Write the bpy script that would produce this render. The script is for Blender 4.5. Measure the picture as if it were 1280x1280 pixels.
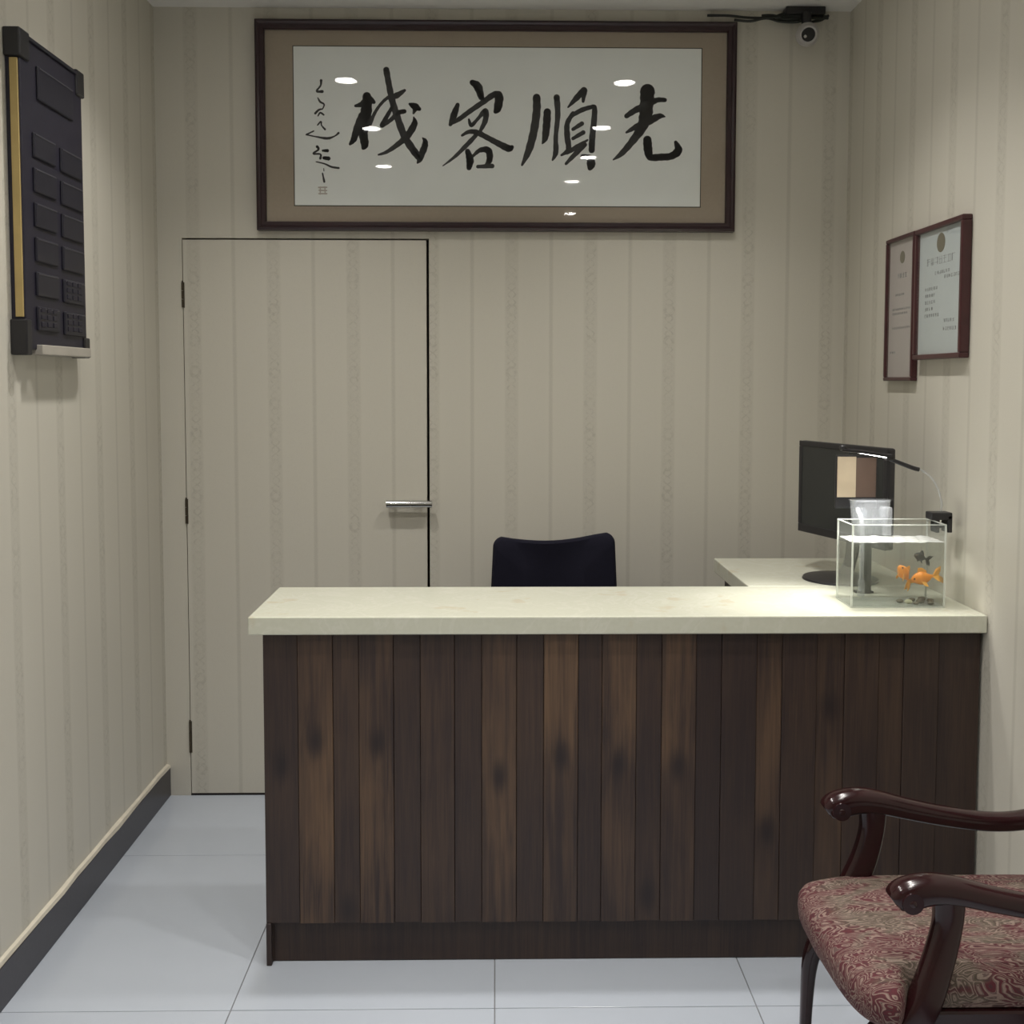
import bpy, bmesh, math, random
from mathutils import Vector, Matrix
random.seed(7)
SC = bpy.context.scene
COL = SC.collection
for o in list(bpy.data.objects): bpy.data.objects.remove(o, do_unlink=True)
PI = math.pi

# ------------------------------------------------------------ camera
cd = bpy.data.cameras.new('camera'); cam = bpy.data.objects.new('camera', cd); COL.objects.link(cam)
th, yaw, roll, F, PYC = math.radians(3.369), math.radians(.9112), math.radians(.0717), 1300.0, 552.13
fw = Vector((math.sin(yaw)*math.cos(th), math.cos(yaw)*math.cos(th), -math.sin(th)))
rt = Vector((math.cos(yaw), -math.sin(yaw), 0)); up = rt.cross(fw)
r2 = rt*math.cos(roll)+up*math.sin(roll); u2 = -rt*math.sin(roll)+up*math.cos(roll)
cam.matrix_world = Matrix(((r2.x, u2.x, -fw.x, 0), (r2.y, u2.y, -fw.y, 0), (r2.z, u2.z, -fw.z, 1.43), (0, 0, 0, 1)))
cd.sensor_fit = 'HORIZONTAL'; cd.sensor_width = 36; cd.lens = 36*F/1280
cd.shift_y = -(640-PYC)/1280; cd.clip_start = .02
SC.camera = cam

# ------------------------------------------------------------ world, exposure, lights
w = bpy.data.worlds.new('world'); SC.world = w; w.use_nodes = True
w.node_tree.nodes['Background'].inputs[0].default_value = (.55, .6, .7, 1)
w.node_tree.nodes['Background'].inputs[1].default_value = .05
SC.view_settings.view_transform = 'Standard'; SC.view_settings.look = 'None'
SC.view_settings.exposure = 0.0; SC.view_settings.gamma = 1; SC.view_settings.use_curve_mapping = False
LAMP_W = 52.0       # light of one ceiling downlight
LAMP_COL = (1.0, .97, .925)
LAMPS = [(-.614, 2.671), (-.605, 1.854), (-.643, .956), (.532, 2.66), (.517, 1.893), (.511, 1.218), (.473, .522), (.546, -.713), (-.62,-1.3)]  # last one is added unseen behind the camera as fill light
def spot(x, y, z, wt, ang, blend, col, rad=.04, target=None):
    l = bpy.data.lights.new('downlight_beam', 'SPOT'); l.energy = wt; l.spot_size = math.radians(ang)
    l.spot_blend = blend; l.color = col; l.shadow_soft_size = rad
    o = bpy.data.objects.new('downlight_beam', l); COL.objects.link(o); o.location = (x, y, z)
    if target: o.rotation_euler = (Vector(target)-Vector((x, y, z))).to_track_quat('-Z', 'Y').to_euler()
    return o

# ------------------------------------------------------------ dimensions of the room
XL, XR, D, YF, H = -1.131, 1.185, 3.53, -2.4, 2.66

# ------------------------------------------------------------ node helpers
class NT:
    def __init__(s, name):
        s.m = bpy.data.materials.new(name); s.m.use_nodes = True; s.t = s.m.node_tree
        s.b = s.t.nodes['Principled BSDF']; s.out = s.t.nodes['Material Output']
    def n(s, kind, **kw):
        x = s.t.nodes.new(kind)
        for k, v in kw.items(): setattr(x, k, v)
        return x
    def L(s, a, b): s.t.links.new(a, b)
    def put(s, sock, v):
        if isinstance(v, bpy.types.NodeSocket): s.L(v, sock)
        else: sock.default_value = v
    def M(s, op, a, b=0.0, c=None):
        x = s.n('ShaderNodeMath', operation=op); s.put(x.inputs[0], a); s.put(x.inputs[1], b)
        if c is not None: s.put(x.inputs[2], c)
        return x.outputs[0]
    def step(s, a, lo, hi):      # smoothstep lo->hi
        x = s.n('ShaderNodeMapRange', interpolation_type='SMOOTHSTEP'); s.put(x.inputs[0], a)
        x.inputs[1].default_value = lo; x.inputs[2].default_value = hi
        return x.outputs[0]
    def mix(s, f, a, b):
        x = s.n('ShaderNodeMix', data_type='RGBA'); s.put(x.inputs[0], f)
        s.put(x.inputs[6], a if isinstance(a, bpy.types.NodeSocket) else (*a, 1)); s.put(x.inputs[7], b if isinstance(b, bpy.types.NodeSocket) else (*b, 1))
        return x.outputs[2]
    def obj(s): return s.n('ShaderNodeTexCoord').outputs['Object']
    def xyz(s, v):
        x = s.n('ShaderNodeSeparateXYZ'); s.L(v, x.inputs[0]); return x.outputs
    def vec(s, a, b, c):
        x = s.n('ShaderNodeCombineXYZ'); s.put(x.inputs[0], a); s.put(x.inputs[1], b); s.put(x.inputs[2], c); return x.outputs[0]
    def noise(s, v, scale, detail=3, rough=.5, dist=0):
        x = s.n('ShaderNodeTexNoise'); s.L(v, x.inputs['Vector']); x.inputs['Scale'].default_value = scale
        x.inputs['Detail'].default_value = detail; x.inputs['Roughness'].default_value = rough; x.inputs['Distortion'].default_value = dist
        return x.outputs['Fac']
    def attr(s, name):
        x = s.n('ShaderNodeAttribute', attribute_type='OBJECT', attribute_name=name); return x.outputs['Fac']
    def bump(s, h, strength=.2, dist=.002):
        x = s.n('ShaderNodeBump'); x.inputs['Strength'].default_value = strength; x.inputs['Distance'].default_value = dist
        s.put(x.inputs['Height'], h); s.L(x.outputs[0], s.b.inputs['Normal'])
    def col(s, c): s.put(s.b.inputs['Base Color'], c if isinstance(c, bpy.types.NodeSocket) else (*c, 1))
    def rough(s, r): s.put(s.b.inputs['Roughness'], r)

def plain(name, c, rough=.5, metal=0, var=.12, scale=30, spec=.5):
    t = NT(name); v = t.obj(); nf = t.noise(v, scale, 3)
    t.col(t.mix(nf, tuple(max(0, q*(1-var)) for q in c), tuple(min(1, q*(1+var)) for q in c)))
    t.rough(rough); t.b.inputs['Metallic'].default_value = metal; t.b.inputs['Specular IOR Level'].default_value = spec
    return t.m

def wallpaper(name, axis):
    t = NT(name); o = t.xyz(t.obj()); a = o[axis]; z = o[2]
    P = .2665
    u = t.M('FRACT', t.M('DIVIDE', t.M('ADD', a, .079+P*40), P))
    dl = t.M('MINIMUM', u, t.M('SUBTRACT', 1.0, u))                    # distance to the thin line
    line = t.M('SUBTRACT', 1.0, t.step(dl, .010, .035))
    edge = t.M('SUBTRACT', 1.0, t.step(t.M('ABSOLUTE', t.M('SUBTRACT', dl, .055)), .006, .02))
    sc = t.M('DIVIDE', t.M('SUBTRACT', u, .5), .085)                     # band coordinate -1..1
    inb = t.M('SUBTRACT', 1.0, t.step(t.M('ABSOLUTE', sc), .85, 1.15))
    bl = t.M('SUBTRACT', 1.0, t.step(t.M('ABSOLUTE', t.M('SUBTRACT', t.M('ABSOLUTE', sc), 1.45)), .1, .3))
    Q = .105
    tz = t.M('SUBTRACT', t.M('MULTIPLY', t.M('FRACT', t.M('DIVIDE', t.M('ADD', z, 5.0), Q)), 2.0), 1.0)
    r = t.M('SQRT', t.M('ADD', t.M('MULTIPLY', sc, sc), t.M('MULTIPLY', t.M('MULTIPLY', tz, tz), 4.4)))
    ring = t.M('SUBTRACT', 1.0, t.step(t.M('ABSOLUTE', t.M('SUBTRACT', r, .72)), .08, .2))
    core = t.M('SUBTRACT', 1.0, t.step(r, .2, .34))
    sn = t.M('MULTIPLY', t.M('SINE', t.M('MULTIPLY', z, 4*PI/Q)), .55)
    s1 = t.M('SUBTRACT', 1.0, t.step(t.M('ABSOLUTE', t.M('SUBTRACT', sc, sn)), .07, .2))
    s2 = t.M('SUBTRACT', 1.0, t.step(t.M('ABSOLUTE', t.M('ADD', sc, sn)), .07, .2))
    mot = t.step(t.noise(t.obj(), 70, 2), .42, .6)
    orn = t.M('MULTIPLY', t.M('MAXIMUM', ring, t.M('MAXIMUM', s1, s2)), t.M('ADD', t.M('MULTIPLY', mot, .8), .2))
    nz = t.noise(t.obj(), 9, 3); fine = t.noise(t.obj(), 260, 2)
    orn = t.M('MULTIPLY', t.M('MULTIPLY', orn, inb), t.M('ADD', t.step(nz, .35, .65), .35))
    dark = t.M('ADD', t.M('ADD', t.M('MULTIPLY', line, .20), t.M('MULTIPLY', orn, .17)), t.M('MULTIPLY', inb, .11))
    dark = t.M('SUBTRACT', dark, t.M('MULTIPLY', t.M('ADD', bl, edge), .14))
    dark = t.M('ADD', dark, t.M('MULTIPLY', t.M('SUBTRACT', fine, .5), .22))
    c = t.mix(dark, (.595, .566, .490), (.25, .23, .182))
    t.col(c); t.rough(t.M('ADD', .5, t.M('MULTIPLY', inb, .15))); t.bump(t.M('ADD', orn, t.M('MULTIPLY', fine, .5)), .15, .0006)
    return t.m

M = {}
M['paper_x'] = wallpaper('wallpaper_across', 0); M['paper_y'] = wallpaper('wallpaper_along', 1)
M['ceiling'] = plain('ceiling_paint', (.76, .745, .72), .8, scale=4, var=.05)
M['gap'] = plain('dark_gap', (.012, .009, .008), .8)
M['frame'] = plain('dark_red_frame', (.030, .014, .017), .28, var=.35, scale=20)
M['cert_frame'] = plain('mahogany_frame', (.06, .018, .02), .3, var=.3)
M['mat'] = plain('silk_mount', (.37, .30, .235), .75, var=.1, scale=120)
M['art'] = plain('rice_paper', (.86, .87, .86), .8, var=.03, scale=15)
M['ink'] = plain('black_ink', (.020, .018, .019), .7, var=.5, scale=60)
M['seal'] = plain('faded_seal', (.50, .45, .41), .8)
M['chrome'] = plain('brushed_steel', (.55, .55, .53), .14, 1)
M['brass'] = plain('worn_hinge', (.08, .065, .045), .45, .6)
M['black'] = plain('black_plastic', (.016, .015, .017), .4)
M['screen'] = plain('dark_screen', (.022, .024, .024), .22, var=.05)
M['bluegrey'] = plain('blue_black_plastic', (.014, .012, .024), .5, var=.15)
M['bluegrey2'] = plain('blue_black_raised', (.011, .010, .019), .45, var=.15)
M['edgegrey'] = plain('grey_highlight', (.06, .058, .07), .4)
M['yellow'] = plain('yellowed_side', (.42, .31, .12), .6, var=.2, scale=14)
M['ledge'] = plain('grey_cream_label', (.40, .37, .32), .6)
M['white'] = plain('white_plastic', (.45, .43, .42), .35)
M['lens'] = plain('lens_black', (.01, .01, .012), .08)
M['fabric'] = plain('navy_mesh', (.0085, .008, .017), .85, var=.4, scale=240, spec=.2)
M['skirting'] = plain('dark_stone', (.030, .027, .034), .3, var=.35, scale=90)
M['cream'] = plain('cream_edge', (.62, .57, .47), .6, var=.15)
M['mahog'] = plain('polished_mahogany', (.020, .0048, .0058), .16, var=.45, scale=12)
M['grout'] = plain('grout', (.22, .22, .22), .9)
M['orange'] = plain('orange_scales', (1.0, .30, .02), .35, var=.2, scale=90)
M['orange2'] = plain('orange_fin', (1, .42, .05), .45, var=.2, scale=120)
M['blackfish'] = plain('black_scales', (.02, .018, .018), .4)
M['pebble'] = plain('pebble_stone', (.10, .085, .055), .6, var=.6, scale=70)
M['pebble_light'] = plain('pale_stone', (.5, .5, .34), .5, var=.2)
M['emblem'] = plain('emblem_print', (.17, .15, .105), .6)
M['print'] = plain('grey_print', (.22, .22, .23), .7)
M['cert1'] = plain('certificate_paper', (.48, .43, .415), .4, var=.04)
M['cert2'] = plain('certificate_paper_cool', (.52, .56, .57), .4, var=.04)
M['beige'] = plain('painted_reflection_beige', (.55, .45, .32), .5, var=.1)  # flat colour painted in for the bright part of a wallpaper reflection
M['brown'] = plain('painted_reflection_brown', (.13, .085, .065), .4, var=.15)  # flat colour painted in for the dark part of that reflection
M['carcass'] = plain('dark_carcass', (.035, .02, .016), .5)
M['cable'] = plain('dark_cable', (.02, .022, .018), .6)

# glazed floor tiles
t = NT('floor_tile'); v = t.obj()
n1 = t.noise(v, 3, 4); n2 = t.noise(v, 300, 2)
t.col(t.mix(t.M('ADD', t.M('MULTIPLY', n1, .7), t.M('MULTIPLY', n2, .3)), (.42, .458, .518), (.49, .526, .588))); t.rough(.16)
t.b.inputs['Specular IOR Level'].default_value = .45; M['tile'] = t.m
# cream quartz worktop
t = NT('cream_quartz'); v = t.obj()
n1 = t.noise(v, 5, 5, .6, 1.2); n2 = t.noise(v, 90, 2)
vein = t.M('SUBTRACT', 1.0, t.step(t.M('ABSOLUTE', t.M('SUBTRACT', n1, .5)), .004, .03))
stain = t.step(t.noise(v, 11, 3), .62, .72)
c = t.mix(n2, (.56, .56, .455), (.62, .62, .52)); c = t.mix(t.M('MULTIPLY', vein, .18), c, (.75, .73, .66)); c = t.mix(t.M('MULTIPLY', stain, .35), c, (.52, .42, .26))
t.col(c); t.rough(.14); M['quartz'] = t.m
# stained planks
t = NT('stained_planks'); v = t.obj(); o = t.xyz(v)
seed = t.attr('seed'); tt = t.attr('tone'); tb = t.attr('tone_low'); kx = t.attr('knot_x'); kz = t.attr('knot_z')
sp = t.step(t.M('SUBTRACT', o[2], kz), -.05, .05); tone = t.M('ADD', t.M('MULTIPLY', tt, sp), t.M('MULTIPLY', tb, t.M('SUBTRACT', 1.0, sp)))
gv = t.vec(t.M('ADD', t.M('MULTIPLY', o[0], 60), seed), t.M('MULTIPLY', o[1], 20), t.M('ADD', t.M('MULTIPLY', o[2], 2.4), seed))
g = t.noise(gv, 1.3, 5, .62, .5)
gv2 = t.vec(t.M('ADD', t.M('MULTIPLY', o[0], 230), seed), 0.0, t.M('MULTIPLY', o[2], 6)); g2 = t.noise(gv2, 1.0, 4, .7)
big = t.noise(t.vec(t.M('MULTIPLY', o[0], 8), seed, t.M('ADD', t.M('MULTIPLY', o[2], 3.2), seed)), 1.0, 2)
dx = t.M('MULTIPLY', t.M('SUBTRACT', o[0], kx), 42); dz = t.M('MULTIPLY', t.M('SUBTRACT', o[2], kz), 22)
kd = t.M('SQRT', t.M('ADD', t.M('MULTIPLY', dx, dx), t.M('MULTIPLY', dz, dz)))
knot = t.M('SUBTRACT', 1.0, t.step(t.M('ADD', kd, t.M('MULTIPLY', g2, .6)), .35, 1.7))
f = t.M('ADD', t.M('MULTIPLY', t.step(g, .3, .72), .55), t.M('MULTIPLY', t.step(big, .35, .68), .45))
f = t.M('MULTIPLY', f, tone)
f = t.M('ADD', f, t.M('MULTIPLY', t.M('SUBTRACT', g2, .5), .45)); f = t.M('MAXIMUM', t.M('MINIMUM', f, 1.0), 0.0)
c = t.mix(f, (.024, .0135, .0125), (.135, .078, .042)); c = t.mix(t.M('MULTIPLY', knot, .85), c, (.010, .005, .006))
t.col(c); t.rough(.5); t.bump(g2, .25, .001); M['plank'] = t.m
# woven paisley upholstery
t = NT('paisley_upholstery'); v = t.obj(); o = t.xyz(v)
v2 = t.vec(t.M('MULTIPLY', o[0], .85), t.M('MULTIPLY', o[1], 2.5), t.M('MULTIPLY', o[2], 1.6))
warp = t.noise(v2, 10, 2, .5, 1.6)
rings = t.M('SINE', t.M('MULTIPLY', warp, 95.0)); lines = t.step(rings, -.15, .45)
zone = t.M('MULTIPLY', t.step(t.noise(v2, 8, 2, .5, .6), .46, .56), t.step(o[0], -.285, -.235))
weave = t.noise(v, 420, 2)
redc = t.mix(weave, (.050, .006, .010), (.105, .015, .022)); oli = t.mix(weave, (.055, .042, .027), (.115, .09, .064)); bei = t.mix(weave, (.19, .135, .11), (.34, .26, .215))
base = t.mix(zone, redc, oli)
c = t.mix(t.M('MULTIPLY', lines, .72), base, bei)
deep = t.step(t.M('SINE', t.M('MULTIPLY', warp, 190.0)), .55, .95); c = t.mix(t.M('MULTIPLY', deep, .7), c, (.05, .02, .022))
t.col(c); t.rough(.85); t.bump(weave, .3, .001); M['paisley'] = t.m

def glassy(name, tint, ior=1.45, rough=.02, haze=0.0, hazecol=(.8, .85, .8)):
    t = NT(name); t.t.nodes.remove(t.b)
    fr = t.n('ShaderNodeFresnel'); fr.inputs[0].default_value = ior
    tr = t.n('ShaderNodeBsdfTransparent'); tr.inputs[0].default_value = (*tint, 1)
    gl = t.n('ShaderNodeBsdfGlossy'); gl.inputs['Roughness'].default_value = rough
    first = tr.outputs[0]
    if haze:
        df = t.n('ShaderNodeBsdfTranslucent'); df.inputs[0].default_value = (*hazecol, 1)
        d2 = t.n('ShaderNodeBsdfDiffuse'); d2.inputs[0].default_value = (*hazecol, 1)
        a = t.n('ShaderNodeMixShader'); a.inputs[0].default_value = .5; t.L(df.outputs[0], a.inputs[1]); t.L(d2.outputs[0], a.inputs[2])
        b = t.n('ShaderNodeMixShader'); b.inputs[0].default_value = haze; t.L(tr.outputs[0], b.inputs[1]); t.L(a.outputs[0], b.inputs[2]); first = b.outputs[0]
    geo = t.n('ShaderNodeNewGeometry'); fac = t.M('MULTIPLY', fr.outputs[0], t.M('SUBTRACT', 1.0, geo.outputs['Backfacing']))
    mx = t.n('ShaderNodeMixShader'); t.L(fac, mx.inputs[0]); t.L(first, mx.inputs[1]); t.L(gl.outputs[0], mx.inputs[2])
    t.L(mx.outputs[0], t.out.inputs[0]); return t.m
M['pane'] = glassy('picture_glass', (.98, .985, .98), 1.55, .02)
M['tank'] = glassy('aquarium_glass', (.985, .99, .985), 1.45, .02, .03)
M['tankedge'] = glassy('glass_edge', (.96, .98, .96), 1.5, .1, .6, (.95, .97, .93))
M['water'] = glassy('tank_water', (.93, .945, .92), 1.33, .02, .05, (.7, .7, .6))
M['surface'] = glassy('water_surface', (.9, .93, .9), 1.5, .15, .8, (.97, .97, .96))  # near-white haze paints in foam and the tank lamp's reflection on the water
M['clear'] = glassy('clear_plastic', (.93, .94, .95), 1.7, .05, .16, (.9, .92, .96))
def emitter(name, c, s):
    t = NT(name); t.b.inputs['Emission Color'].default_value = (*c, 1); t.b.inputs['Emission Strength'].default_value = s; t.col((.8, .8, .8)); return t.m
M['glow'] = emitter('lamp_diffuser', (1, .97, .92), 60)
M['strip'] = emitter('tank_lamp_strip', (1, .98, .92), 25)

# ------------------------------------------------------------ mesh helpers
ORG = {}
def box(bm, x0, x1, y0, y1, z0, z1, bev=0, seg=2):
    r = bmesh.ops.create_cube(bm, size=1); vs = r['verts']
    for q in vs: q.co = Vector(((x0+x1)/2+q.co.x*(x1-x0), (y0+y1)/2+q.co.y*(y1-y0), (z0+z1)/2+q.co.z*(z1-z0)))
    if bev:
        es = list({e for q in vs for e in q.link_edges}); bmesh.ops.bevel(bm, geom=es, offset=bev, segments=seg, affect='EDGES', profile=.5)
    return bm
def nb(*a, **k):
    bm = bmesh.new()
    if a: box(bm, *a, **k)
    return bm
def cyl(bm, p0, p1, r0, r1=None, n=24):
    p0, p1 = Vector(p0), Vector(p1); r1 = r0 if r1 is None else r1; d = p1-p0
    bmesh.ops.create_cone(bm, cap_ends=True, segments=n, radius1=r0, radius2=r1, depth=d.length,
        matrix=Matrix.Translation((p0+p1)/2) @ d.to_track_quat('Z', 'Y').to_matrix().to_4x4())
    return bm
def ball(bm, c, rx, ry=None, rz=None, n=20, rot=None):
    ry = rx if ry is None else ry; rz = rx if rz is None else rz
    m = Matrix.Translation(c) @ (rot.to_4x4() if rot else Matrix.Identity(4)) @ Matrix.Diagonal((rx, ry, rz, 1))
    bmesh.ops.create_uvsphere(bm, u_segments=n, v_segments=max(8, n//2), radius=1, matrix=m); return bm
def cr(pts, n=6):                                        # Catmull-Rom through tuples of any length
    out = []; P = [pts[0]]+list(pts)+[pts[-1]]
    for i in range(1, len(P)-2):
        for k in range(n):
            t = k/n; a, b, c, d = P[i-1], P[i], P[i+1], P[i+2]
            out.append(tuple(.5*(2*b[j]+(c[j]-a[j])*t+(2*a[j]-5*b[j]+4*c[j]-d[j])*t*t+(3*b[j]-a[j]-3*c[j]+d[j])*t**3) for j in range(len(b))))
    out.append(tuple(pts[-1])); return out
def sweep(bm, pts, n=16, power=2.0, side=(0, 1, 0), steps=6):
    """pts: (x,y,z,half_side,half_thick); side = width direction; section a superellipse"""
    P = cr(pts, steps); sd = Vector(side).normalized(); rings = []
    for i, p in enumerate(P):
        a = Vector(P[max(0, i-1)][:3]); b = Vector(P[min(len(P)-1, i+1)][:3]); tg = (b-a).normalized()
        s = (sd-tg*sd.dot(tg)).normalized(); nrm = tg.cross(s)
        ring = []
        for k in range(n):
            an = 2*PI*k/n; c, q = math.cos(an), math.sin(an)
            cx = math.copysign(abs(c)**(2/power), c); cy = math.copysign(abs(q)**(2/power), q)
            ring.append(bm.verts.new(Vector(p[:3])+s*cx*p[3]+nrm*cy*p[4]))
        rings.append(ring)
    for i in range(len(rings)-1):
        for k in range(n): bm.faces.new((rings[i][k], rings[i][(k+1) % n], rings[i+1][(k+1) % n], rings[i+1][k]))
    bm.faces.new(rings[0][::-1]); bm.faces.new(rings[-1]); return bm
def tube(bm, pts, r, n=10, steps=6): return sweep(bm, [(*p, r, r) for p in pts], n, 2, (.13, .97, .21), steps)
def prism(bm, prof, y0, y1):                             # prof in X,Z extruded along Y
    a = [bm.verts.new((x, y0, z)) for x, z in prof]; b = [bm.verts.new((x, y1, z)) for x, z in prof]; n = len(prof)
    bm.faces.new(a); bm.faces.new(b[::-1])
    for i in range(n): bm.faces.new((a[i], b[i], b[(i+1) % n], a[(i+1) % n]))
    return bm
def obj(name, bm, mat, parent=None, smooth=False, **props):
    bmesh.ops.recalc_face_normals(bm, faces=bm.faces)
    og = ORG.get(parent.name, Vector()) if parent else props.pop('origin', Vector())
    props.pop('origin', None); og = Vector(og)
    if og.length: bmesh.ops.translate(bm, verts=bm.verts, vec=-og)
    me = bpy.data.meshes.new(name); bm.to_mesh(me); bm.free(); me.materials.append(mat)
    if smooth:
        for p in me.polygons: p.use_smooth = True
        me.set_sharp_from_angle(angle=math.radians(38))
    o = bpy.data.objects.new(name, me); COL.objects.link(o)
    if parent: o.parent = parent
    else: o.location = og
    ORG[o.name] = og
    for k, v_ in props.items(): o[k] = v_
    return o
def thing(name, label, cat, loc, group=None):
    o = bpy.data.objects.new(name, None); COL.objects.link(o); o.location = loc; o.empty_display_size = .1
    o['label'] = label; o['category'] = cat
    if group: o['group'] = group
    ORG[o.name] = Vector(loc); return o
def struct(name, bm, mat, **k): return obj(name, bm, mat, kind='structure', **k)

# ------------------------------------------------------------ room shell
DX0, DX1, DZ = -1.050, -.224, 1.905           # door opening
bm = nb(XL-.1, DX0, D, D+.1, -.05, H+.1); box(bm, DX1, XR+.1, D, D+.1, -.05, H+.1); box(bm, DX0, DX1, D, D+.1, DZ, H+.1)
struct('wall_back', bm, M['paper_x'])
struct('wall_left', nb(XL-.1, XL, YF-.1, D, -.05, H+.1), M['paper_y'])
struct('wall_right', nb(XR, XR+.1, YF-.1, D, -.05, H+.1), M['paper_y'])
struct('wall_front', nb(XL, XR, YF-.1, YF, -.05, H+.1), M['paper_x'])
struct('ceiling', nb(XL, XR, YF, D, H, H+.1), M['ceiling'])
fl = struct('floor', nb(XL, XR, YF, D, -.05, -.0035), M['grout'])
xs = [XL, -.6015, -.0015, .5985, XR]
ys = [D, 3.072, 2.294, 1.516, .738, -.04, -.818, -1.596, YF]
for i in range(4):
    for j in range(8):
        g = .0012
        obj('tile', nb(xs[i]+g, xs[i+1]-g, ys[j+1]+g, ys[j]-g, -.02, random.uniform(-.0004, 0), bev=.0008, seg=1), M['tile'], fl)
# baseboards
bb = struct('baseboard_left', nb(XL, XL+.012, YF, D, 0, .098, bev=.001, seg=1), M['skirting'])
bm = bmesh.new(); n = 60; prev = None; vs = []
for i in range(n+1):
    y = YF+.001+(D-.002-YF)*i/n; hh = .112+random.uniform(-.002, .002); ww = .011+random.uniform(-.002, .003)
    vs.append([bm.verts.new(p) for p in ((XL, y, .0985), (XL+ww, y, .0985), (XL+ww*.8, y, hh-.003), (XL, y, hh))])
for i in range(n):
    for k in range(4): bm.faces.new((vs[i][k], vs[i][(k+1) % 4], vs[i+1][(k+1) % 4], vs[i+1][k]))
bm.faces.new(vs[0]); bm.faces.new(vs[-1][::-1])
obj('cap_strip', bm, M['cream'], bb, label='uneven cream strip along the top of the dark baseboard')
struct('baseboard_right', nb(XR-.012, XR, YF, 2.4, 0, .098, bev=.001, seg=1), M['skirting'])
# door papered like the wall
dr = struct('door_1', nb(DX0+.003, DX1-.009, D-.001, D+.038, .007, DZ-.006), M['paper_x'])
obj('door_stop', nb(DX0-.0, DX1, D+.041, D+.06, -.003, DZ), M['gap'], dr)
bm = bmesh.new(); box(bm, DX0, DX1, D, D+.04, -.003, .0045); obj('threshold', bm, M['gap'], dr)
for z, l in ((1.715, .085), (.985, .085), (.205, .11)):
    bm = bmesh.new()
    for k in range(3): cyl(bm, (DX0+.001, D-.003, z-l/2+l/3*k+.001), (DX0+.001, D-.003, z-l/2+l/3*(k+1)-.001), .0038, n=12)
    ball(bm, (DX0+.001, D-.003, z+l/2+.002), .003, n=10); box(bm, DX0+.003, DX0+.007, D-.0025, D-.0008, z-l/2, z+l/2)
    obj('hinge', bm, M['brass'], dr, True)
bm = cyl(bmesh.new(), (-.368, D-.032, 1.013), (-.288, D-.032, 1.013), .013); cyl(bm, (-.284, D-.032, 1.013), (-.214, D-.032, 1.013), .0125)
cyl(bm, (-.291, D-.032, 1.013), (-.281, D-.032, 1.013), .0105)
for x in (-.345, -.262): cyl(bm, (x, D, 1.013), (x, D-.03, 1.013), .006, n=12)
obj('door_handle', bm, M['chrome'], dr, True, label='short chrome tube handle')

# ------------------------------------------------------------ framed calligraphy
PY = D
pic = thing('framed_calligraphy', 'wide dark framed calligraphy scroll with four large black characters high on back wall', 'picture', (0, D, 1.93))
def frame_bm(x0, x1, z0, z1, wd, y0, y1):
    bm = bmesh.new()
    for x_a, x_b, z_a, z_b in ((x0, x1, z1-wd, z1), (x0, x1, z0, z0+wd), (x0, x0+wd, z0+wd, z1-wd), (x1-wd, x1, z0+wd, z1-wd)):
        box(bm, x_a, x_b, y0, y1, z_a, z_b, bev=.004)
    return bm
ax0, ax1, az0, az1 = -.792, .799, 1.928, 2.614
bm = bmesh.new(); wd = .030
def rail(bm, a, b, inn_a, inn_b):   # mitred moulding rail with a stepped profile
    prof = [(0, 0), (0, .030), (.25, .034), (.45, .030), (.55, .026), (.9, .026), (1, .018), (1, 0)]
    A = []; B = []
    for q, h_ in prof:
        A.append(bm.verts.new((a[0]+(inn_a[0]-a[0])*q, PY-h_, a[1]+(inn_a[1]-a[1])*q)))
        B.append(bm.verts.new((b[0]+(inn_b[0]-b[0])*q, PY-h_, b[1]+(inn_b[1]-b[1])*q)))
    m = len(prof)
    for i in range(m): bm.faces.new((A[i], A[(i+1) % m], B[(i+1) % m], B[i]))
    bm.faces.new(A); bm.faces.new(B[::-1])
oc = [(ax0, az0), (ax1, az0), (ax1, az1), (ax0, az1)]; ic = [(ax0+wd, az0+wd), (ax1-wd, az0+wd), (ax1-wd, az1-wd), (ax0+wd, az1-wd)]
for i in range(4):
    bm = bmesh.new(); j = (i+1) % 4; rail(bm, oc[i], oc[j], ic[i], ic[j]); obj('frame_rail', bm, M['frame'], pic)
obj('mount', nb(ax0+.02, ax1-.02, PY-.010, PY-.002, az0+.02, az1-.02), M['mat'], pic)
def aU(u, v):                                     # artwork layout units -> metres on the sheet (fitted to the frame)
    return (-.792+(u-319.5)*(1.591/600.0), 2.614-(v-26.5)*(.686/263.0))
sx0, sz1 = aU(366, 58); sx1, sz0 = aU(876.5, 257)
obj('border_line', nb(sx0-.003, sx1+.003, PY-.0104, PY-.0095, sz0-.003, sz1+.003), M['gap'], pic)
obj('sheet', nb(sx0, sx1, PY-.0112, PY-.010, sz0, sz1), M['art'], pic)
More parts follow.
